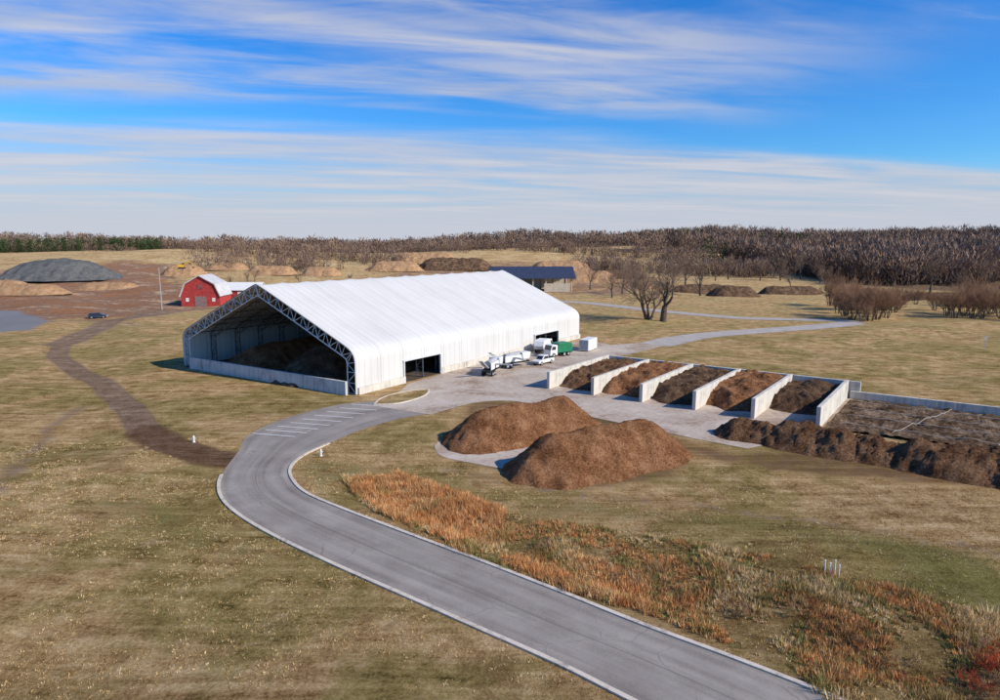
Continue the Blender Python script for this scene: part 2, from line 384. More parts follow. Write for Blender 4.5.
apron=catmull(GL([(380,407),(378,402),(396,394),(408,384)]),5)+[Vector(G(470,366)),Vector(G(583,340)),Vector(G(612,345))]+catmull(GL([(640,343),(668,337),(700,337),(668,345),(640,352),(612,358)]),5)+[Vector(G(856,397)),Vector(G(815,434)),Vector(G(748,449))]+catmull(GL([(700,440),(600,419),(545,407),(510,401),(475,403),(440,412),(432,415)]),5)
flatpoly('pavement',apron,.045,m_yard)
flatpoly('pavement',catmull(GL([(434,446),(441,456),(470,463),(520,471),(560,470),(560,440),(480,432),(446,438),(434,446)]),5)[:-1],.04,m_yard)
isl=catmull(islandP+[islandP[0]],5)
io=flatpoly('grass_island_ground',isl[:-1],.11,m_gnd)
for nm in('mk','mk2'):
    a=io.data.color_attributes.new(nm,'FLOAT_COLOR','POINT'); a.data.foreach_set('color',[0.0]*(4*len(io.data.vertices)))
kerb('kerb',isl,.3,.17,m_kerb)
loop1=catmull(loopK,8)
def wide(pl,w):
    L_=[];R_=[];n=len(pl)
    for i,p in enumerate(pl):
        d=(pl[min(i+1,n-1)]-pl[max(i-1,0)]).normalized(); nn=Vector((-d.y,d.x)); L_.append(p+nn*w/2);R_.append(p-nn*w/2)
    return L_,R_
m_asl=M('pale_asphalt',(.48,.42,.36),(.38,.33,.28),.3)
a,b=wide(loop1,8.5); strip('road',a,b,.06,m_asl)
a,b=wide(catmull(loopK2,8),7.5); strip('road',a,b,.08,m_asl)
def stripe(p,q,w=.1):
    p=Vector(p);q=Vector(q); d=(q-p).normalized(); nn=Vector((-d.y,d.x))*w
    o=mesh_py('road_marking',[(p-nn).to_tuple()+(.04,),(q-nn).to_tuple()+(.04,),(q+nn).to_tuple()+(.04,),(p+nn).to_tuple()+(.04,)],[(0,1,2,3)],m_line); tag(o,kind='structure')
for i in range(9):
    t=i/8; u0=253+(352-253)*t; v0=433.5-(433.5-404.5)*t
    stripe(G(u0,v0),G(u0+42-6*t,v0+3.4-1.4*t))
# ---------------- fabric building
C0=(-24.1,109.9); RZ=math.atan2(.835,.55); LEN=83; WID=50; NB=14; BAY=LEN/NB
bld=root('fabric_building',(C0[0],C0[1],0),RZ,'huge white fabric-roofed storage building with open trussed gable end','building')
half=[(0,5.6),(.05,6.1),(.25,6.7),(.7,7.3),(1.4,7.85),(2.4,8.35),(4,9.05),(7,10.35),(11,12.1),(16,14.25),(21,16.4),(24,17.62),(24.7,17.85),(25,17.9)]
profl=half+[(50-y,z) for y,z in half[-2::-1]]
def inward(pts,o):
    r=[];n=len(pts)
    for i,(y,z) in enumerate(pts):
        a=pts[max(i-1,0)];b=pts[min(i+1,n-1)]; d=Vector((b[0]-a[0],b[1]-a[1])).normalized(); r.append((y+d.y*o,z-d.x*o))
    return r
S=8; nxs=NB*S+1
v=[];f=[]
pin=inward(profl,.24)
for i in range(nxs):
    s=math.sin(math.pi*(i%S)/S)**.7 if i%S else 0
    for (y,z),(yi,zi) in zip(profl,pin): v.append((i*BAY/S-.25,y+(yi-y)*s,z+(zi-z)*s))
n=len(profl)
for i in range(nxs-1):
    for k in range(n-1): q=i*n+k; f.append((q,q+1,q+n+1,q+n))
mesh_py('roof',v,f,m_fab,bld,True)
def wallmesh(y,sgn,doors):
    w=MB()
    brk=sorted(set([round(i*BAY/S,3) for i in range(nxs)]+[d for a in doors for d in a[:2]]))
    for a,b in zip(brk[:-1],brk[1:]):
        z0=.1
        for d in doors:
            if a>=d[0]-1e-4 and b<=d[1]+1e-4: z0=d[2]
        def off(x):
            k=(x/BAY)%1; return sgn*.24*math.sin(math.pi*k)**.7 if 0.001<k<.999 else 0
        w.add([(a-.25,y+off(a),z0),(b-.25,y+off(b),z0),(b-.25,y+off(b),5.6),(a-.25,y+off(a),5.6)],[(0,1,2,3)])
    return w
doors=[(12.1,22.7,4.0),(59.2,70.9,3.5)]
wallmesh(0,1,doors).obj('wall',m_fab,bld,smooth=False)
wallmesh(50,-1,[]).obj('wall',m_fab,bld)
w=MB(); pts=[(0.35,.1)]+[(yy,zz) for yy,zz in pin]+[(49.65,.1)]
w.add([(LEN-.4,y,z) for y,z in pts],[tuple(range(len(pts)))]); w.obj('gable_wall',m_fab,bld)
prev=0.3
for d in doors+[(LEN,LEN,0)]:
    if d[0]-prev>.2: w=MB(); w.box(((prev+d[0])/2,-.12,.6),(d[0]-prev,.3,1.2)); w.obj('base_wall',m_conc,bld)
    prev=d[1]
w=MB(); w.box((LEN/2,50.1,.75),(LEN,.3,1.5)); w.obj('base_wall',m_conc,bld)
for d in doors:
    w=MB()
    w.box(((d[0]+d[1])/2-.25,-.1,d[2]+.1),(d[1]-d[0]+.5,.35,.2)).box((d[0]-.3,-.1,d[2]/2),(.25,.35,d[2])).box((d[1]-.2,-.1,d[2]/2),(.25,.35,d[2])); w.obj('door_frame',m_steel,bld)
for i in range(NB+1):
    r=.12 if i==0 else .115; x=i*BAY+(.0 if i<NB else -.6)
    full=[(0,0.1)]+profl+[(50,.1)]
    rs=[]; 
    for a,b in zip(full[:-1],full[1:]):
        L=math.hypot(b[0]-a[0],b[1]-a[1]); k=max(1,round(L/1.6))
        for j in range(k): rs.append((a[0]+(b[0]-a[0])*j/k,a[1]+(b[1]-a[1])*j/k))
    rs.append(full[-1])
    q=[rs[0]]
    for p in rs[1:]:
        if math.hypot(p[0]-q[-1][0],p[1]-q[-1][1])>1.2: q.append(p)
    q[-1]=(50,.1)
    o_=inward(q,.5 if i else .18); n_=inward(q,2.1); w=MB()
    for k in range(len(q)-1):
        w.tube((x,*o_[k]),(x,*o_[k+1]),r,n=5).tube((x,*n_[k]),(x,*n_[k+1]),r,n=5)
        if k%2==0: w.tube((x,*o_[k]),(x,*n_[k+1]),r*.6,n=4)
        else: w.tube((x,*n_[k]),(x,*o_[k+1]),r*.6,n=4)
        w.tube((x,*o_[k]),(x,*n_[k]),r*.6,n=4)
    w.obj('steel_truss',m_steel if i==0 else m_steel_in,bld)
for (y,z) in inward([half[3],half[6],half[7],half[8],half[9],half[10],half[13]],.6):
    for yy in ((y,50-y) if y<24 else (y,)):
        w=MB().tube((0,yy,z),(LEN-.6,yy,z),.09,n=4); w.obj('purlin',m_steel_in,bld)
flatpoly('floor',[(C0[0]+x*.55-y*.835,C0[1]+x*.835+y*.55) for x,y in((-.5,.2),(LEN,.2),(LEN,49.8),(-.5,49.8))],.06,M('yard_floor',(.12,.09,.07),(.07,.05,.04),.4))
def BL(x,y): return (C0[0]+x*.55-y*.835,C0[1]+x*.835+y*.55)
w=MB(); y=1.2
while y<45.5:
    w.box((0,y+.74,1.2),(.5,1.46,2.4)); y+=1.5
px=BL(-1.2,0); o=w.obj('concrete_wall',m_block,None,bev=.04); o.location=(px[0],px[1],0); o.rotation_euler=(0,0,RZ); tag(o,'long grey concrete panel wall across the open gable','wall')
# ---------------- piles
def pile(name,a,b,R,h,mat,label,cat='pile',res=.4,seed=0,rough=.5,flat=.62,zc=None,group=None):
    a=Vector(a);b=Vector(b);L=(b-a).length; d=(b-a).normalized() if L>0 else Vector((1,0)); c=(a+b)/2
    nu=int((L+2*R*1.15)/res)+1; nv=int(2*R*1.15/res)+1
    base=TZ(c.x,c.y) if zc is None else zc
    v=[];f=[]; k0=flat
    gm=k0+.30*(1-math.exp(-(1-k0)/.30))
    for i in range(nu):
        for j in range(nv):
            u=-(L/2+R*1.15)+i*res; w_=-R*1.15+j*res
            du=max(abs(u)-L/2,0); dd=math.hypot(du,w_)
            e=1+.16*mnoise.noise(Vector((u*.22,w_*.22,seed+3.1)))+.07*mnoise.noise(Vector((u*.7,w_*.7,seed)))
            hh=1-dd/(R*e)
            k=max(hh,-.2); g=k if k<k0 else k0+.30*(1-math.exp(-(k-k0)/.30))
            s=h*g/gm
            s*=1+.14*mnoise.noise(Vector((u*.16,9,seed)))
            s+=rough*(.45*mnoise.noise(Vector((u*.4,w_*.4,seed)))+.28*mnoise.noise(Vector((u*1.1,w_*1.1,seed)))+.34*mnoise.noise(Vector((u*3,w_*3,seed))))*min(1,max(hh*4,0))
            v.append((u,w_,max(s,-.3)))
    for i in range(nu-1):
        for j in range(nv-1):
            q=i*nv+j; ids=(q,q+nv,q+nv+1,q+1)
            if max(v[k][2] for k in ids)>-.25: f.append(ids)
    o=mesh_py(name,v,f,mat,None,True); o.location=(c.x,c.y,base); o.rotation_euler=(0,0,math.atan2(d.y,d.x))
    tag(o,label,cat,group); return o
pile('mulch_pile',(-1.8,83.6),(8.2,91.6),5.9,4.0,m_comp,'tall reddish-brown mulch windrow on the pavement edge',seed=1,rough=.5,res=.25,flat=.6)
pile('mulch_pile',(6.2,71.8),(17.2,78.2),6.0,4.3,m_comp,'larger reddish-brown mulch windrow beside the other pile',seed=5,rough=.5,res=.25,flat=.6)
bl=[((31.5,85.8),(35,83.5),3.1,2.3),((36.5,82.2),(41.5,78.5),3.7,2.9),((43.5,77.2),(47,74.6),3.2,2.5),((48,73.6),(53,69.6),3.9,3.1),((55,69.4),(59,66.4),4.6,3.5),((60,64.5),(66,60.6),4.1,3.0),((67,60.5),(77,54),4.6,3.3)]
for k,(a,b,R,h) in enumerate(bl): pile('mulch_heap',a,b,R,h,m_compm,'dark brown mulch heap in the row along the leaf bed',seed=50+k,rough=1.1,res=.28,group='overlapping mulch heaps in a row')
for k,(x1,y1,x2,y2,R,h,mt) in enumerate([(9,37,38,37,8,4.5,m_comp),(8,17,70,17,10,6,m_compd),(50,38,75,38,7,5,m_compd)]):
    pile('compost_pile',BL(x1,y1),BL(x2,y2),R,h,mt,'brown compost windrow stored under the fabric roof',seed=10+k,zc=0.05,group='compost windrows inside the building')
# ---------------- bunkers
BA=Vector((.585,.811)); BB=Vector((.811,-.585)); W0=Vector(G(548,389)); SP=8.72; DP=23; WH=3.0
brz=math.atan2(BA.y,BA.x)
for i in range(6):
    p=W0+BB*SP*i
    w=MB(); x=0
    while x<DP-.1: w.box((x+1.14,0,WH/2),(2.28,.55,WH)); x+=2.3
    o=w.obj('concrete_wall',m_conc,bev=.03); o.location=(p.x,p.y,0.04); o.rotation_euler=(0,0,brz)
    tag(o,'pale concrete divider wall between mulch storage bays','wall','divider walls of the storage bays')
p=W0+BA*DP
w=MB(); x=0
while x<SP*5: w.box((x+1.2,0,WH/2-.1),(2.38,.5,WH-.2)); x+=2.4
o=w.obj('concrete_wall',m_conc,bev=.03); o.location=(p.x+BA.x*.6,p.y+BA.y*.6,0.03); o.rotation_euler=(0,0,math.atan2(BB.y,BB.x)); tag(o,'long concrete back wall behind the storage bays','wall')
q=W0+BA*DP+BB*(SP*5+.6)
w=MB(); x=0
while x<52: w.box((x+1.2,0,.6),(2.36,.5,1.3)); x+=2.4
o=w.obj('concrete_wall',m_conc,bev=.03); o.location=(q.x,q.y,0.03); o.rotation_euler=(0,0,math.atan2(BB.y,BB.x)+.02); tag(o,'low concrete block wall behind the leaf bed','wall')
def baypile(i,h,a0,mat,label):
    res=.28; w_=SP-.62; nu=int(DP/res); nv=int(w_/res)+1; v=[];f=[]
    for a in range(nu):
        for b_ in range(nv):
            u=a*DP/(nu-1); s=b_*w_/(nv-1)
            e=a0+1.6*mnoise.noise(Vector((s*.35,i*5.1,1)))-1.2*math.sin(math.pi*s/w_)
            t=(u-e)/4.2; z=h*max(-.1,min(1,t))*(.86+.14*math.sin(math.pi*s/w_))
            if t>.8: z=h*(.8+(1-math.exp(-(t-.8)*1.2))*.22)*(.86+.14*math.sin(math.pi*s/w_))
            z+=.7*(mnoise.noise(Vector((u*.4,s*.4,i*3)))+.5*mnoise.noise(Vector((u*1.4,s*1.4,i)))+.3*mnoise.noise(Vector((u*3,s*3,i))))*min(1,max(t*3,0))
            v.append((u,s,max(z,-.1)))
    for a in range(nu-1):
        for b_ in range(nv-1):
            q=a*nv+b_; ids=(q,q+nv,q+nv+1,q+1)
            if max(v[k][2] for k in ids)>0: f.append(ids)
    o=mesh_py('mulch_pile',v,f,mat,None,True); p=W0+BB*(SP*(i+1)-.31); o.location=(p.x,p.y,0.03); o.rotation_euler=(0,0,brz); tag(o,label,'pile','mulch heaps filling the storage bays')
for i,(h,a0,mt) in enumerate([(2.5,3.5,m_compm),(2.7,3.5,m_comp),(2.6,3,m_compd),(2.8,4,m_comp),(2.2,8,m_compd)]):
    baypile(i,h,a0,mt,'brown mulch heap filling a concrete storage bay' if i<4 else 'smaller dark mulch heap at the back of a bay')
e0=W0+BB*(SP*5+.5)+BA*0; 
def bedmat():
    m,t,b,v=newdiff('leaf_bed'); n=t.noise(v,.3,4,.7); n2=t.noise(v,2.2,6,.9)
    f=t.math('ADD',t.math('MULTIPLY',n,.42),t.math('MULTIPLY',n2,.58))
    t.put(b.inputs['Color'],t.ramp(f,[(.42,(.05,.03,.019)),(.5,(.17,.11,.07)),(.58,(.40,.29,.20))])); t.put(b.inputs['Normal'],t.bump(n2,1,.5)); return m
def bedz(u,s):
    ed=min(u,s+2,22-s,44-u)
    return max(.06,.3*min(1,ed/1.5)+.45*mnoise.noise(Vector((u*.4,s*.4,2)))+.4*mnoise.noise(Vector((u*1.3,s*1.3,7)))+.2*mnoise.noise(Vector((u*2.6,s*2.6,5))))
v=[];f=[];res=.35; nu=int(44/res); nv=int(22/res)
for a in range(nu):
    for b_ in range(nv):
        u=a*res;s=b_*res; p=e0+BB*(u+.3)+BA*(s+.4); v.append((p.x,p.y,bedz(u,s)))
for a in range(nu-1):
    for b_ in range(nv-1): q=a*nv+b_; f.append((q,q+nv,q+nv+1,q+1))
o=mesh_py('leaf_bed_ground',v,f,bedmat(),None,True); tag(o,kind='structure')
for k in range(7):
    w=MB()
    if k<4: st=(1.5,3+k*5.1); d=(1,0); L=41
    else: st=(8+(k-4)*11,1.5); d=(.3,.95); L=19.5
    pv=None
    for j in range(41):
        u=st[0]+d[0]*L*j/40; s=st[1]+d[1]*L*j/40+.15*mnoise.noise(Vector((j*.3,k*3.3,0)))
        p=e0+BB*(u+.3)+BA*(s+.4); c=(p.x,p.y,bedz(u,s)*.5+.4)
        if pv: w.tube(pv,c,.035,n=5)
        pv=c
    o=w.obj('irrigation_pipe',m_pvc); tag(o,'thin pale pipe laid across the leaf bed','pipe','pipes laid on the leaf bed')
# ---------------- vegetation
def tubes_np(segs,sides):
    A=np.array([s[0] for s in segs]);B=np.array([s[1] for s in segs]);r0=np.array([s[2] for s in segs]);r1=np.array([s[3] for s in segs])
    d=B-A; d/=np.linalg.norm(d,axis=1)[:,None]+1e-9; ref=np.where(np.abs(d[:,2:3])<.9,np.array([[0,0,1.]]),np.array([[1.,0,0]]))
    u=np.cross(d,ref); u/=np.linalg.norm(u,axis=1)[:,None]; w=np.cross(d,u); vs=[]
    for p,r in((A,r0),(B,r1)):
        for k in range(sides):
            t=2*math.pi*k/sides; vs.append(p+u*(math.cos(t)*r)[:,None]+w*(math.sin(t)*r)[:,None])
    V=np.stack(vs,1).reshape(-1,3); n=len(segs); base=np.arange(n)[:,None]*2*sides
    F=np.concatenate([base+np.array([k,(k+1)%sides,(k+1)%sides+sides,k+sides]) for k in range(sides)],0)
    return V,F
def gen_tree(seed,Ht,levels=6,stems=1,r=.4,l0=.2,ang=.6,side=1,up=.06):
    R=random.Random(seed); tr=[];cr=[]
    def child(d,a):
        p=Vector((R.gauss(0,1),R.gauss(0,1),R.gauss(0,1))); p=(p-d*p.dot(d)).normalized(); return (d*math.cos(a)+p*math.sin(a)).normalized()
    def rec(p,d,l,rad,lev):
        for i in range(3):
            d=(d+Vector((R.gauss(0,.11),R.gauss(0,.11),up))).normalized()
            q=p+d*l/3; rr=rad*.9
            (tr if lev<=2 else cr).append((tuple(p),tuple(q),rad,rr)); p=q; rad=rr
            if lev<levels and lev>0 and i<2 and R.random()<.75*side: rec(p,child(d,ang*R.uniform(1,1.5)),l*R.uniform(.45,.8),rad*.5,lev+1)
        if lev<levels:
            nk=R.choice((2,3)) if lev else 4
            for k in range(nk): rec(p,child(d,ang*R.uniform(.4,1.2)),l*R.uniform(.65,1.0),rad*(.70 if lev else .58),lev+1)
    for s in range(stems):
        a=2*math.pi*s/stems+R.random(); sp=R.uniform(.15,.5); dd=Vector((math.cos(a)*sp,math.sin(a)*sp,1)).normalized() if stems>1 else Vector((0,0,1))
        rec(Vector((math.cos(a)*.6*(stems>1),math.sin(a)*.6*(stems>1),-.2)),dd,Ht*l0*R.uniform(.7,1.1),r,0)
    return tr,cr
def tree_proto(seed,Ht,levels,stems,r,tw,minr,l0=.2,ang=.6,side=1,up=.06):
    tr,cr=gen_tree(seed,Ht,levels,stems,r,l0,ang,side,up)
    cr=[(a,b,max(x,minr),max(y,minr*.8)) for a,b,x,y in cr]
    V,F=tubes_np(tr,6); V2,F2=tubes_np(cr,3)
    sc=Ht/max(V2[:,2].max(),1); V*=sc; V2*=sc
    def me(nm,V,F,m):
        o=mesh_np(nm,V,F,m); d=o.data; bpy.data.objects.remove(o); return d
    return me('trunk',V,F,m_bark),me('crown',V2,F2,tw)
def place_tree(proto,x,y,s,rz,label,group=None,name='bare_tree'):
    e=root(name,(x,y,TZ(x,y)-.1),rz,label,'tree',group); e.scale=(s,s,s)
    for nm,me in zip(('trunk','crown'),proto):
        o=bpy.data.objects.new(nm,me); coll(o); o.parent=e
big=[tree_proto(3,24,6,1,.75,m_twig,.012,.17,.68,.45,.03),tree_proto(8,22,5,4,.42,m_twig,.014,.22,.68,.6,.03)]
x,y=G(648,321); place_tree(big[1],x,y,1.08,0,'tall bare spreading deciduous tree standing in dry grass')
x,y=G(663,322); place_tree(big[0],x,y,1.08,1,'tall bare tree beside its neighbour in dry grass')
mid=[tree_proto(20+k,12,4,9,.13,m_redtwig,.02,.24,.5,.8,.08) for k in range(4)]
midb=[tree_proto(30+k,16,5,1,.34,m_twig,.03,.2,.58,.5,.08) for k in range(3)]
spots=[(838,312),(846,317),(854,320),(862,322),(870,321),(878,320),(886,318),(856,310),(868,308),(880,310),(893,314),(936,311),(946,315),(954,318),(963,315),(972,318),(981,318),(992,314),(1003,318),(1016,316),(1025,314),(972,306),(1040,322),(915,304),(830,306),(985,308),(900,309)]
for k,(u,v_) in enumerate(spots):
    x,y=G(u+random.uniform(-2,2),v_); place_tree(mid[k%4],x,y,random.uniform(.7,1.35),random.random()*6,'reddish multi-stemmed bare tree in tall dry grass','reddish bare trees in the field')
spots=[(612,298),(622,294),(634,296),(700,296),(820,285),(800,282),(780,283),(835,283),(850,281),(905,286),(920,284),(935,287),(760,283),(745,281),(985,288),(1000,290),(960,286),(890,283),(870,281),(590,290),(715,283),(728,282),(810,279),(862,285),(948,280),(1015,286),(770,278),(685,290),(672,286),(230,290),(248,287),(255,286),(300,287),(350,286),(790,289),(825,291),(930,293),(965,295)]
for k,(u,v_) in enumerate(spots):
    x,y=G(u,v_); place_tree(midb[k%3],x,y,random.uniform(.85,1.35) if u>400 else random.uniform(.45,.7),random.random()*6,'slender bare deciduous tree at the wood edge','bare trees along the wood edge')
def forest(name,pts,hts,cols,K=46,wid=.3,ever=False):
    N=len(pts); P_=np.asarray(pts); z=terrain(P_); h=np.asarray(hts)
    ph=rng.uniform(0,2*math.pi,(N,K)); rad=rng.random((N,K))**.6; hz=rng.uniform(.02,.88,(N,K))
    cw=h[:,None]*.36*np.sqrt(np.clip(1-((hz-.45)/.5)**2,0.04,1)) if not ever else h[:,None]*.26*(1-hz)
    bx=P_[:,0:1]+np.cos(ph)*rad*cw; by=P_[:,1:2]+np.sin(ph)*rad*cw; bz=z[:,None]+hz*h[:,None]
    L=h[:,None]*rng.uniform(.10,.22,(N,K)); dx=np.cos(ph)*rad*.6+rng.normal(0,.25,(N,K)); dy=np.sin(ph)*rad*.6+rng.normal(0,.25,(N,K)); dz=np.full((N,K),1. if not ever else -.2)
    wx=rng.normal(0,1,(N,K)); wy=rng.normal(0,1,(N,K)); wn=np.hypot(wx,wy)+1e-6; ww=wid*h[:,None]/15
    wx=wx/wn*ww; wy=wy/wn*ww
    a=np.stack([bx-wx,by-wy,bz],-1); b=np.stack([bx+wx,by+wy,bz],-1); c=np.stack([bx+dx*L,by+dy*L,bz+dz*L],-1)
    tx=np.stack([P_[:,0]-.2,P_[:,1],z-.5],-1);ty=np.stack([P_[:,0]+.2,P_[:,1],z-.5],-1);tz=np.stack([P_[:,0],P_[:,1],z+h*.9],-1)
    V=np.concatenate([np.stack([a,b,c],2).reshape(-1,3),np.stack([tx,ty,tz],1).reshape(-1,3)])
    sh_=.6+.55*hz.reshape(-1,1)   # twig colour gets darker towards the bottom of each tree
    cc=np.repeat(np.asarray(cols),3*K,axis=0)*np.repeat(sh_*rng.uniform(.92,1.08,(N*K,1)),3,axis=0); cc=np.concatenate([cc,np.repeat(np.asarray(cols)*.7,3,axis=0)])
    cc=np.column_stack([cc,np.ones(len(cc))])
    return mesh_np(name,V,np.arange(len(V)).reshape(-1,3),m_tint,None,False,cc)
def cols(n,base,var=.25):
    b=np.array(base)[rng.integers(0,len(base),n)]; return b*rng.uniform(1-var,1+var,(n,1))
brown=[(.25,.16,.115),(.22,.15,.12),(.27,.175,.12),(.19,.135,.105),(.30,.205,.145)]
def sample(n,fn,xr,yr):
    out=[]
    while len(out)<n:
        q=np.column_stack([rng.uniform(*xr,6000),rng.uniform(*yr,6000)]); q=q[fn(q)]; out+=q.tolist()
    return np.array(out[:n])
def zr1(q): return zr(q)&(q[:,0]/q[:,1]<.95)
def big_h(p,a,b): return rng.uniform(a,b,len(p))*(1+.25*np.sin(p[:,0]/37)*np.sin(p[:,1]/29+p[:,0]/61))
def patch(p): return (1+.22*np.sin(p[:,0]/53+1)*np.sin(p[:,1]/31)+.12*np.sin(p[:,0]/19))[:,None]
p1=sample(3200,lambda q:zr1(q)&(q[:,1]<640),(80,640),(400,640)); p2=sample(5200,lambda q:zr1(q)&(q[:,1]>620),(150,1300),(620,1250)); p_=np.concatenate([p1,p2])
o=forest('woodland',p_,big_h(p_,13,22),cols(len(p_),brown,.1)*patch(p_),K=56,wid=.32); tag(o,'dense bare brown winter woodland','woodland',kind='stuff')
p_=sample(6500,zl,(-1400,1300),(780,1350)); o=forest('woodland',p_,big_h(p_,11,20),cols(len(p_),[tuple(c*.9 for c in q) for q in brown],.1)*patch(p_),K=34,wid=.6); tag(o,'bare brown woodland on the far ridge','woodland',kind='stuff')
hed=[]
for line,n_ in ((GL([(200,271),(270,274),(330,273),(400,275)]),260),(GL([(215,262),(330,266),(470,268)]),150),(GL([(580,276),(650,277),(720,279),(770,280)]),280),(GL([(440,266),(560,268),(640,270),(720,272)]),320),(GL([(-60,262),(60,262),(140,266)]),60),(GL([(200,277),(260,279),(330,278)]),110)):
    for k in range(n_):
        t=random.random()*(len(line)-1); i=int(t); t-=i; a,b=line[i],line[i+1]
        hed.append((a[0]+(b[0]-a[0])*t+random.gauss(0,6),a[1]+(b[1]-a[1])*t+random.gauss(0,13)))
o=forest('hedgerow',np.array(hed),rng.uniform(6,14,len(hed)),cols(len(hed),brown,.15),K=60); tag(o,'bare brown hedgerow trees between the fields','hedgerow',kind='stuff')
def ze(q):
    x,y=q[:,0],q[:,1]; a=x/y
    return ((a>-.8)&(a<-.5)&(y>960)&(y<1080))|((a>.12)&(a<.42)&(y>860)&(np.sin(x/31)>.4))|((a>.3)&(a<.95)&(np.sin(x/41)*np.sin(y/37)>.74))
p_=sample(600,ze,(-1200,1200),(540,1200)); o=forest('evergreen_woodland',p_,rng.uniform(16,24,len(p_)),cols(len(p_),[(.05,.08,.03),(.07,.10,.04)]),K=70,wid=.9,ever=True); tag(o,'dark green conifers mixed through the wood','woodland',kind='stuff')
def tufts(name,pts,hts,colr,K,wid,spread=.35):
    N=len(pts); P_=np.asarray(pts); z=terrain(P_)-.03; h=np.asarray(hts)[:,None]
    ph=rng.uniform(0,2*math.pi,(N,K)); r=rng.random((N,K))**.7*spread*h*.8
    bx=P_[:,0:1]+np.cos(ph)*r; by=P_[:,1:2]+np.sin(ph)*r; bz=np.repeat(z[:,None],K,1)
    hh=h*rng.uniform(.5,1.1,(N,K)); lean=rng.uniform(.1,.8,(N,K)); tx=bx+np.cos(ph)*lean*hh*.8; ty=by+np.sin(ph)*lean*hh*.8; tz=bz+hh
    wa=rng.uniform(0,math.pi,(N,K)); wx=np.cos(wa)*wid;wy=np.sin(wa)*wid
    V=np.stack([np.stack([bx-wx,by-wy,bz],-1),np.stack([bx+wx,by+wy,bz],-1),np.stack([tx,ty,tz],-1)],2).reshape(-1,3)
    cc=np.repeat(np.asarray(colr),3*K,axis=0)*np.repeat(rng.uniform(.75,1.3,(N*K,1)),3,axis=0); cc=np.column_stack([cc,np.ones(len(cc))])
    return mesh_np(name,V,np.arange(len(V)).reshape(-1,3),m_tint,None,False,cc)
zone1=GL([(345,478),(400,472),(503,510),(500,540),(470,548),(380,512)])
zone2=GL([(500,560),(560,545),(650,575),(645,612),(560,590)])
def fillpoly(poly,n):
    a=np.array(poly); return sample(n,lambda q:inside(q,poly),(a[:,0].min(),a[:,0].max()),(a[:,1].min(),a[:,1].max()))
def clumpy(q,th,s=.25,sd=4): return q[[mnoise.noise(Vector((a*s,b_*s,sd)))>th for a,b_ in q]]
orange=[(.68,.32,.12),(.58,.26,.10),(.72,.39,.17),(.48,.23,.09),(.66,.42,.20)]
straw=[(.72,.53,.28),(.62,.45,.22),(.76,.58,.33)]
weed=[(.44,.28,.12),(.36,.27,.10),(.52,.35,.15),(.50,.27,.10),(.20,.21,.06),(.26,.25,.08)]
q=clumpy(fillpoly(zone1,1300),-.4,.4); o=tufts('orange_brush',q,rng.uniform(.3,.95,len(q)),cols(len(q),orange),30,.03,.75); tag(o,'tall rust-orange dry brush grass','brush',kind='stuff')
q=clumpy(fillpoly(zone2,420),-.3,.4); o=tufts('orange_brush',q,rng.uniform(.3,.8,len(q)),cols(len(q),orange),30,.028,.75); tag(o,'rust-orange dry brush grass near the road','brush',kind='stuff')
q=fillpoly(brushP,8000); nz=np.array([mnoise.noise(Vector((a*.28,b_*.28,4))) for a,b_ in q]); q=q[nz>-.3]; nz=nz[nz>-.3]
hq=np.clip(.36+.6*nz,.12,.95)*rng.uniform(.6,1.35,len(q))
sel=np.array([mnoise.noise(Vector((a*.2,b_*.2,17))) for a,b_ in q]); 
ca=cols(len(q),weed); cs=cols(len(q),straw); cor=cols(len(q),orange)*.95; r_=rng.random(len(q))
cq=np.where((sel>.12)[:,None]&(r_<.6)[:,None],cs,np.where((sel<-.06)[:,None]&(r_<.6)[:,None],cor,ca))
o=tufts('mixed_brush',q,hq,cq,20,.026,.8); tag(o,'mixed straw, rust and green dry weeds','brush',kind='stuff')
roadpoly=[tuple(p) for p in Lc]+[tuple(p) for p in Rc[::-1]]
apr=[tuple(p) for p in apron]
def openg(q): return ~inside(q,roadpoly)&~inside(q,apr)&(np.abs(q[:,0])<q[:,1]*.85)&(dist_poly(q,trackA)>2.5)&~inside(q,brownP)
q=clumpy(sample(30000,openg,(-62,70),(34,84)),-.14,.16,9); o=tufts('grass_tufts',q,rng.uniform(.05,.2,len(q)),cols(len(q),[(.62,.43,.21),(.46,.30,.13),(.30,.23,.08),(.74,.55,.31)]),6,.024,1.2); tag(o,'short dry tan grass tufts','grass',kind='stuff')
sh=[]
for k in range(3):
    tr,cr=gen_tree(70+k,2.2,3,7,.03,.3,.5,.8); V1,F1=tubes_np([(a,b,max(x,.012),max(y,.01)) for a,b,x,y in tr+cr],3); V1*=1.9/V1[:,2].max(); o=mesh_np('shrub',V1,F1,(m_redstem,m_strawtwig,m_redtwig)[k]); sh.append(o.data); bpy.data.objects.remove(o)
for k,(u,v_) in enumerate([(985,668),(972,650),(995,690),(992,652),(655,570),(545,545),(978,684),(905,660),(740,610),(1000,672),(800,612),(860,640)]):
    x,y=G(u,v_); o=bpy.data.objects.new('shrub',sh[k%3]); coll(o); o.location=(x,y,TZ(x,y)-.05); s=random.uniform(.4,.75); o.scale=(s,s,s); o.rotation_euler=(0,0,random.random()*6); tag(o,'red-stemmed shrub among dry weeds' if k%3==0 else 'bare twiggy shrub among dry weeds','shrub','bare shrubs in the weedy strip')
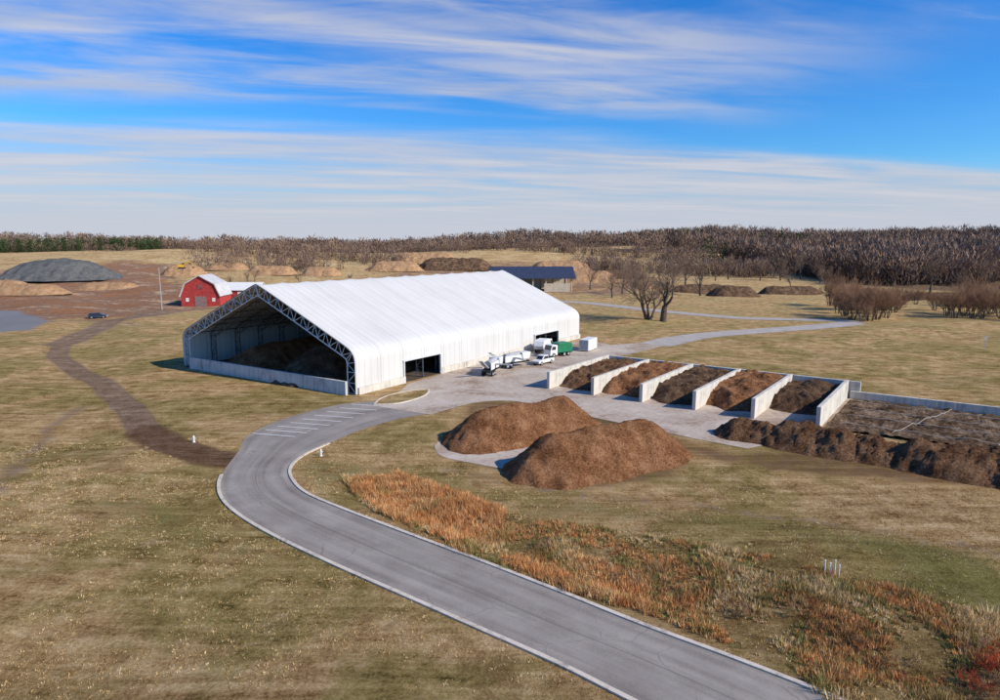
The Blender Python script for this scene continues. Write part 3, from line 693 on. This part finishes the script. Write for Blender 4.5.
# ---------------- distant mounds
for k,(u,v_,du,R,h,mt,lb) in enumerate([(62,284,14,31,12.5,m_stone,'broad grey stone stockpile beside bare earth'),(30,298,30,9,4.5,m_earth,'orange-brown soil heap on the earthworks'),(185,282,12,11,7,m_earth,'tan soil heap below the excavator'),(272,281,22,9,6,m_earth,'rounded tan soil heap'),(322,281,14,9,6,m_earth,'rounded brown soil heap'),(395,278,22,12,7,m_earth,'brown soil stockpile behind the building'),(455,277,34,15,9,m_compd,'dark brown compost stockpile'),(700,293,26,9,4.5,m_compd,'dark brown mound in the field'),(733,296,14,9,5.5,m_compd,'dark compost mound near the trees'),(790,294,30,7,4,m_compd,'low dark compost stockpile'),(940,300,40,7,3.2,m_compd,'dark compost row near the wood'),(590,284,20,11,7,m_earth,'brown soil heap by the solar-roofed shed'),(6,292,14,9,4,m_earth,'orange soil heap at the earthworks'),(655,289,18,8,3.5,m_earth,'tan soil heap beyond the large trees'),(425,274,30,16,9,m_earth,'broad tan soil bank behind the building'),(560,277,26,14,8,m_earth,'tan soil bank beyond the shed'),(228,279,16,10,5,m_earth,'tan soil bank near the farm shed'),(620,281,24,11,5,m_compd,'brown compost bank in the field'),(110,291,26,9,4,m_earth,'long orange soil bank by the farm track'),(860,296,26,7,3,m_compd,'low dark compost row in the field')]):
    a=G(u-du*.6,v_);b=G(u+du*.6,v_); pile('soil_mound' if mt!=m_stone else 'stone_stockpile',a,b,R,h,mt,lb,'mound',res=max(.8,R/22),seed=30+k,rough=.9,flat=.4)
# ---------------- red barn
bx,by=G(201,306); bz=TZ(bx,by)
bn=root('red_barn',(bx,by,bz),math.radians(4),'weathered red gambrel-roofed barn with faded roof','barn')
gp=[(-7.8,0),(-7.8,5),(-5.8,9.2),(0,12.4),(5.8,9.2),(7.8,5),(7.8,0)]
w=MB(); w.prof(gp,0,14); w.obj('wall',m_red,bn)
w=MB(); rp=[(-8.4,4.3),(-6.1,9.5),(0,12.9),(6.1,9.5),(8.4,4.3)]; ri=[(x*.965,z-.32) for x,z in rp[::-1]]
w.prof(rp+ri,-.7,14.6); w.obj('roof',m_metalroof,bn)
w=MB(); w.box((0,-.06,2.1),(4.6,.14,4.2)); w.obj('door',M('barn_door_grey',(.28,.2,.18),(.2,.12,.11),1),bn)
for x in(-5.3,5.3):
    w=MB(); w.box((x,-.05,2.8),(1.2,.12,1.5)); w.obj('window',m_white,bn)
w=MB(); w.box((0,-.05,8.2),(2.0,.12,2.0)); w.obj('loft_door',M('loft_door_red',(.3,.1,.09),(.2,.05,.05),1),bn)
bx,by=G(234,301)
sd=root('farm_shed',(bx,by,TZ(bx,by)),math.radians(2),'long low shed with red walls and pale roof','shed')
w=MB(); w.prof([(0,0),(0,5),(5,7.6),(10,5),(10,0)],-11.5,11.5); o=w.obj('wall',m_red,sd); o.rotation_euler=(0,0,math.pi/2)
w=MB(); w.prof([(-.6,4.8),(5,8.0),(10.6,4.8),(10.6,4.5),(5,7.65),(-.6,4.5)],-12,12); o=w.obj('roof',m_white,sd); o.rotation_euler=(0,0,math.pi/2)
w=MB(); w.box((4,-.06,2.0),(4.4,.12,4.0)); w.obj('door',m_white,sd)
w=MB(); w.box((-5,-.06,2.6),(4.5,.12,1.8)); w.obj('window',m_white,sd)
# solar shed
bx,by=G(531,291)
ss=root('solar_roofed_shed',(bx,by,TZ(bx,by)+.6),math.radians(4),'open-sided shed with dark blue solar panel roof','shed')
for x in range(-21,22,7):
    for y in(-9,9): MB().box((x,y,3.0),(.55,.55,8.2)).obj('post',m_tan,ss)
w=MB(); w.prof([(-10.5,6.8),(0,12.6),(10.5,7.0),(10.5,6.5),(0,12.1),(-10.5,6.4)],-23,23); o=w.obj('roof',m_solar,ss); o.rotation_euler=(0,0,math.radians(90))
MB().box((0,9.4,3.0),(43,.3,6.6)).obj('back_wall',m_tan,ss); MB().box((-12,-9.4,1.2),(17,.3,4)).obj('front_wall',m_tan,ss); MB().box((13,-9.4,1.5),(14,.3,4.6)).obj('front_wall',m_tan,ss)
# ---------------- poles, hydrant, stakes, sign
x,y=G(162,309); e=root('light_pole',(x,y,TZ(x,y)),0,'tall light pole beside the farm track','pole')
MB().tube((0,0,0),(0,0,16.5),.2,.12,8).obj('pole',m_grey,e); MB().tube((0,0,16.3),(2.2,0,16.6),.08,n=5).obj('arm',m_grey,e); MB().box((2.5,0,16.6),(1,.45,.22)).obj('lamp_head',m_white,e)
def hydrant(u,v_):
    x,y=G(u,v_); e=root('fire_hydrant',(x,y,TZ(x,y)),0,'small pale hydrant standing in dry grass','hydrant')
    MB().tube((0,0,0),(0,0,.7),.12,n=10).tube((0,0,.7),(0,0,.88),.15,.06,10).obj('body',m_white,e); MB().tube((-.24,0,.5),(.24,0,.5),.07,n=8).obj('cap',m_white,e); MB().tube((0,0,0),(0,0,.08),.2,n=10).obj('flange',m_white,e)
hydrant(194,443); hydrant(321,456)
for k,(u,v_) in enumerate([(824,580),(829,583),(834,580),(838,585)]):
    x,y=G(u,v_); w=MB().tube((0,0,-.1),(0,0,1.0),.045,n=6); w.box((0,0,1.02),(.11,.11,.07)); o=w.obj('marker_post',m_white); o.location=(x,y,TZ(x,y)); tag(o,'short white marker post among weeds','post','marker posts among weeds')
x,y=G(984,352); e=root('sign_post',(x,y,TZ(x,y)),0,'thin post with small grey panel in grass','sign'); MB().tube((0,0,0),(0,0,3.4),.07,n=6).obj('post',m_grey,e); MB().box((0,-.08,3),(.5,.05,.8)).obj('panel',m_grey,e)
# ---------------- vehicles
def wheels(e,xs_,hw,r,wd=.28):
    for x in xs_:
        for s in(-1,1):
            MB().tube((x,s*(hw-wd/2)-wd/2,r),(x,s*(hw-wd/2)+wd/2,r),r,n=16).obj('wheel',m_rubber,e)
            MB().tube((x,s*hw-.02,r),(x,s*hw+.02,r),r*.55,n=12).obj('rim',m_grey,e)
def pickup(u,v_,rz,mat,label,suv=False):
    x,y=G(u,v_); e=root('pickup_truck' if not suv else 'parked_car',(x,y,TZ(x,y)+.045),rz,label,'truck' if not suv else 'car')
    b=[(-2.8,.45),(-2.85,1.0),(-2.75,1.15),(.9,1.15),(2.3,1.08),(2.75,.9),(2.8,.45)]
    MB().prof(b,-.98,.98).obj('body',mat,e,bev=.06)
    c=[(-.9,1.16),(-.75,1.9),(-.5,1.98),(.6,1.98),(.85,1.85),(1.5,1.16)] if not suv else [(-2.7,1.16),(-2.5,1.8),(-2.2,1.9),(.5,1.92),(.8,1.8),(1.6,1.16)]
    MB().prof(c,-.86,.86).obj('cab',mat,e,bev=.05)
    g=[(-.75,1.22),(-.66,1.78),(.62,1.8),(1.15,1.22)] if not suv else [(-2.5,1.22),(-2.4,1.72),(.6,1.75),(1.2,1.22)]
    MB().prof(g,-.875,.875).obj('window',m_glass,e)
    MB().add([(1.46,-.72,1.22),(1.46,.72,1.22),(.9,.7,1.83),(.9,-.7,1.83)],[(0,1,2,3)]).obj('windshield',m_glass,e)
    if not suv: MB().box((-1.85,0,1.16),(1.7,1.6,.03)).obj('truck_bed',m_dark,e)
    MB().box((2.82,0,.6),(.12,1.9,.22)).obj('bumper',m_grey,e)
    for s in(-.7,.7): MB().box((2.78,s,.85),(.08,.35,.16)).obj('headlight',m_white,e)
    wheels(e,(-1.75,1.8),1.0,.42)
def boxtruck(u,v_,rz,cabm,boxm,label,name='box_truck',L=6.0,hb=3.6):
    x,y=G(u,v_); e=root(name,(x,y,.045),rz,label,'truck')
    MB().box((-.8,0,.75),(L+2.2,1.0,.3)).obj('chassis',m_dark,e)
    MB().prof([(L/2-.4,.5),(L/2-.4,2.7),(L/2,2.85),(L/2+1.3,2.8),(L/2+1.75,1.7),(L/2+1.9,.5)],-1.15,1.15).obj('cab',cabm,e,bev=.07)
    MB().prof([(L/2+.2,1.75),(L/2+.2,2.5),(L/2+1.2,2.5),(L/2+1.5,1.75)],-1.165,1.165).obj('window',m_glass,e)
    MB().add([(L/2+1.77,-1,1.75),(L/2+1.77,1,1.75),(L/2+1.36,1,2.7),(L/2+1.36,-1,2.7)],[(0,1,2,3)]).obj('windshield',m_glass,e)
    MB().prof([(-L/2-1,.95),(-L/2-1.4,1.8),(-L/2-.9,hb-.2),(-L/2-.3,hb),(L/2-.8,hb),(L/2-.55,hb-.2),(L/2-.55,.95)],-1.2,1.2).obj('cargo_box',boxm,e,bev=.06)
    wheels(e,(-L/2,-L/2+1.3,L/2+.8),1.2,.52,.34)
pickup(543,364,RZ+math.pi*.97,m_white,'white pickup truck parked beside the fabric building')
boxtruck(559,356,RZ+math.pi*.9,m_white,m_green,'green refuse truck with white cab on the concrete yard',L=3.8,hb=3.1)
boxtruck(543,352,RZ+.2,m_white,m_white,'white box truck parked against the building',L=4,hb=3.1)
x,y=G(588,350); e=root('storage_container',(x,y,.045),RZ+.1,'white storage container at the end of the building','container')
MB().box((0,0,1.5),(6,2.4,2.6)).obj('body',m_white,e,bev=.04); MB().box((-3.02,0,1.5),(.06,2.1,2.3)).obj('door',m_grey,e)
for s in(-2,2): MB().box((s,0,.12),(.4,2.2,.22)).obj('skid',m_dark,e)
def screener(u,v_,rz,label):
    x,y=G(u,v_); e=root('trommel_screener',(x,y,.045),rz,label,'machine')
    MB().box((0,0,1.05),(7,1.8,.3)).obj('chassis',m_dark,e); wheels(e,(-2.4,-1.4),1.1,.5)
    MB().tube((-2.4,0,2.2),(1.4,0,2.5),.7,n=18).obj('drum',m_grey,e)
    MB().prof([(1.6,1.6),(1.3,3.0),(3.6,3.0),(3.2,1.6)],-1.1,1.1).obj('hopper',m_white,e,bev=.05)
    MB().box((-4.4,0,2.5),(4.0,.8,.2),ry=.5).obj('conveyor',m_grey,e); MB().box((-.5,-2.4,2.1),(.8,3.6,.18)).obj('side_conveyor',m_grey,e)
    MB().box((-.2,1.1,1.8),(2.6,.5,1.2)).obj('engine_box',m_white,e)
    for s in(-.85,.85): MB().box((-.6,s,1.9),(4.6,.08,1.3)).obj('side_panel',m_white,e)
screener(492,374,RZ+.25,'white trommel screening machine on the yard'); screener(514,367,RZ-.35,'pale screening machine beside the long wall'); 
pickup(98,318,.4,m_dkblue,'dark blue car on the dirt farm yard',suv=True)
ex,ey=G(183,284); e=root('excavator',(ex,ey,TZ(ex,ey)+6.2),.3,'yellow tracked excavator working on a soil heap','excavator')
for s in(-1.2,1.2): MB().prof([(-2,.1),(-2.3,.5),(-2,1),(2,1),(2.3,.5),(2,.1)],s-.3,s+.3).obj('track',m_dark,e)
MB().box((-.6,0,1.9),(3.6,2.6,1.5)).obj('body',m_yellow,e,bev=.1); MB().box((1,.8,2.6),(1.4,1.0,1.8)).obj('cab',m_glass,e)
MB().tube((1,0,2),(4,0,5),.3,n=6).tube((4,0,5),(6.4,0,3.6),.25,n=6).obj('boom',m_yellow,e); MB().tube((6.4,0,3.6),(6.8,0,1.2),.2,n=6).obj('arm',m_yellow,e); MB().prof([(6.3,1.3),(7.3,1.2),(7.1,.4),(6.4,.5)],-.6,.6).obj('bucket',m_dark,e)
# ---------------- light, sky, camera
sd_=Vector((.9,-.43,0)).normalized(); EL=math.radians(33); sun_dir=Vector((sd_.x*math.cos(EL),sd_.y*math.cos(EL),math.sin(EL)))
sl=bpy.data.lights.new('sun','SUN'); sl.energy=5.0; sl.angle=math.radians(.5); sl.color=(1,.91,.77)
so=bpy.data.objects.new('sun',sl); coll(so); so.rotation_euler=sun_dir.to_track_quat('Z','Y').to_euler()
wd=bpy.data.worlds.new('World'); scene.world=wd; wd.use_nodes=True; t=NT(wd.node_tree); bg=t.n['Background']
try: wd.cycles.sampling_method='MANUAL'; wd.cycles.sample_map_resolution=256
except Exception: pass
sky=t.new('ShaderNodeTexSky',sky_type='NISHITA'); sky.sun_disc=False; sky.sun_elevation=EL; sky.sun_rotation=math.radians(115.5); sky.air_density=1; sky.dust_density=.6; sky.ozone_density=1.5
tc=t.new('ShaderNodeTexCoord'); sp=t.new('ShaderNodeSeparateXYZ'); t.put(sp.inputs[0],tc.outputs['Generated'])
zz=t.math('ADD',t.math('MAXIMUM',sp.outputs[2],0),.04); px=t.math('DIVIDE',sp.outputs[0],zz); py=t.math('DIVIDE',sp.outputs[1],zz)
s=t.math('ADD',t.math('MULTIPLY',px,-.24),t.math('MULTIPLY',py,.971)); al=t.math('ADD',t.math('MULTIPLY',px,.971),t.math('MULTIPLY',py,.24))
cb=t.new('ShaderNodeCombineXYZ'); t.put(cb.inputs[0],al); t.put(cb.inputs[1],s)
nA=t.noise(t.vec(cb.outputs[0],(.5,1.25,1),rot=(0,0,.32),loc=(3,1,0)),1,5,.5,.4); nB=t.noise(t.vec(cb.outputs[0],(.9,3.0,1),rot=(0,0,.38)),1,5,.58,.6); nC=t.noise(t.vec(cb.outputs[0],(.15,.45,1)),1,3,.5)
nL=t.noise(t.vec(cb.outputs[0],(.33,1.1,1),loc=(5,2,0)),1,5,.52,.5)
sw=t.math('ADD',s,t.math('MULTIPLY',t.math('SUBTRACT',nL,.5),1.2))
top=t.math('MULTIPLY',t.smooth(sw,1.3,2.4),t.smooth(sw,3.8,4.6,1,0)); top=t.math('MULTIPLY',top,t.smooth(px,0.2,2.3,1,0.0))
low=t.smooth(sw,4.6,5.6)
st=t.math('ADD',t.math('MULTIPLY',nA,.62),t.math('MULTIPLY',nB,.38))
topf=t.math('MULTIPLY',top,t.smooth(st,.38,.62,0,.85))
fade=t.smooth(sp.outputs[2],.01,.10)
sl_=t.math('ADD',t.math('MULTIPLY',nL,.8),t.math('MULTIPLY',nB,.2))
stf=t.math('ADD',t.math('MULTIPLY',sl_,fade),t.math('MULTIPLY',t.math('SUBTRACT',1,fade),.54))
lowf=t.math('MULTIPLY',low,t.smooth(stf,.34,.58,.45,.9))
wisp=t.math('MULTIPLY',t.smooth(nB,.55,.75),t.smooth(nC,.42,.6,0,.3))
cf=t.math('MAXIMUM',t.math('MAXIMUM',topf,lowf),wisp,clamp=True)
hs=t.new('ShaderNodeHueSaturation'); hs.inputs['Saturation'].default_value=1.45; t.put(hs.inputs['Color'],sky.outputs[0])
skc=t.mix(1,hs.outputs[0],(.58,1.14,1.72),'MULTIPLY')
skc=t.mix(t.smooth(sp.outputs[2],.0,.12,.8,0),skc,(4.6,6.0,8.2))
cc=t.ramp(stf,[(.38,(.58,.63,.77)),(.6,(.79,.79,.86))]); ccs=t.mix(1,cc,(8,8,8),'MULTIPLY')
t.put(bg.inputs['Color'],t.mix(cf,skc,ccs)); bg.inputs['Strength'].default_value=.1
cam=bpy.data.cameras.new('camera'); cam.lens=24; cam.sensor_width=36; cam.clip_end=20000; cam.clip_start=.5
co=bpy.data.objects.new('camera',cam); coll(co); co.location=(0,0,H); co.rotation_euler=(math.radians(90)-TH,0,0); scene.camera=co
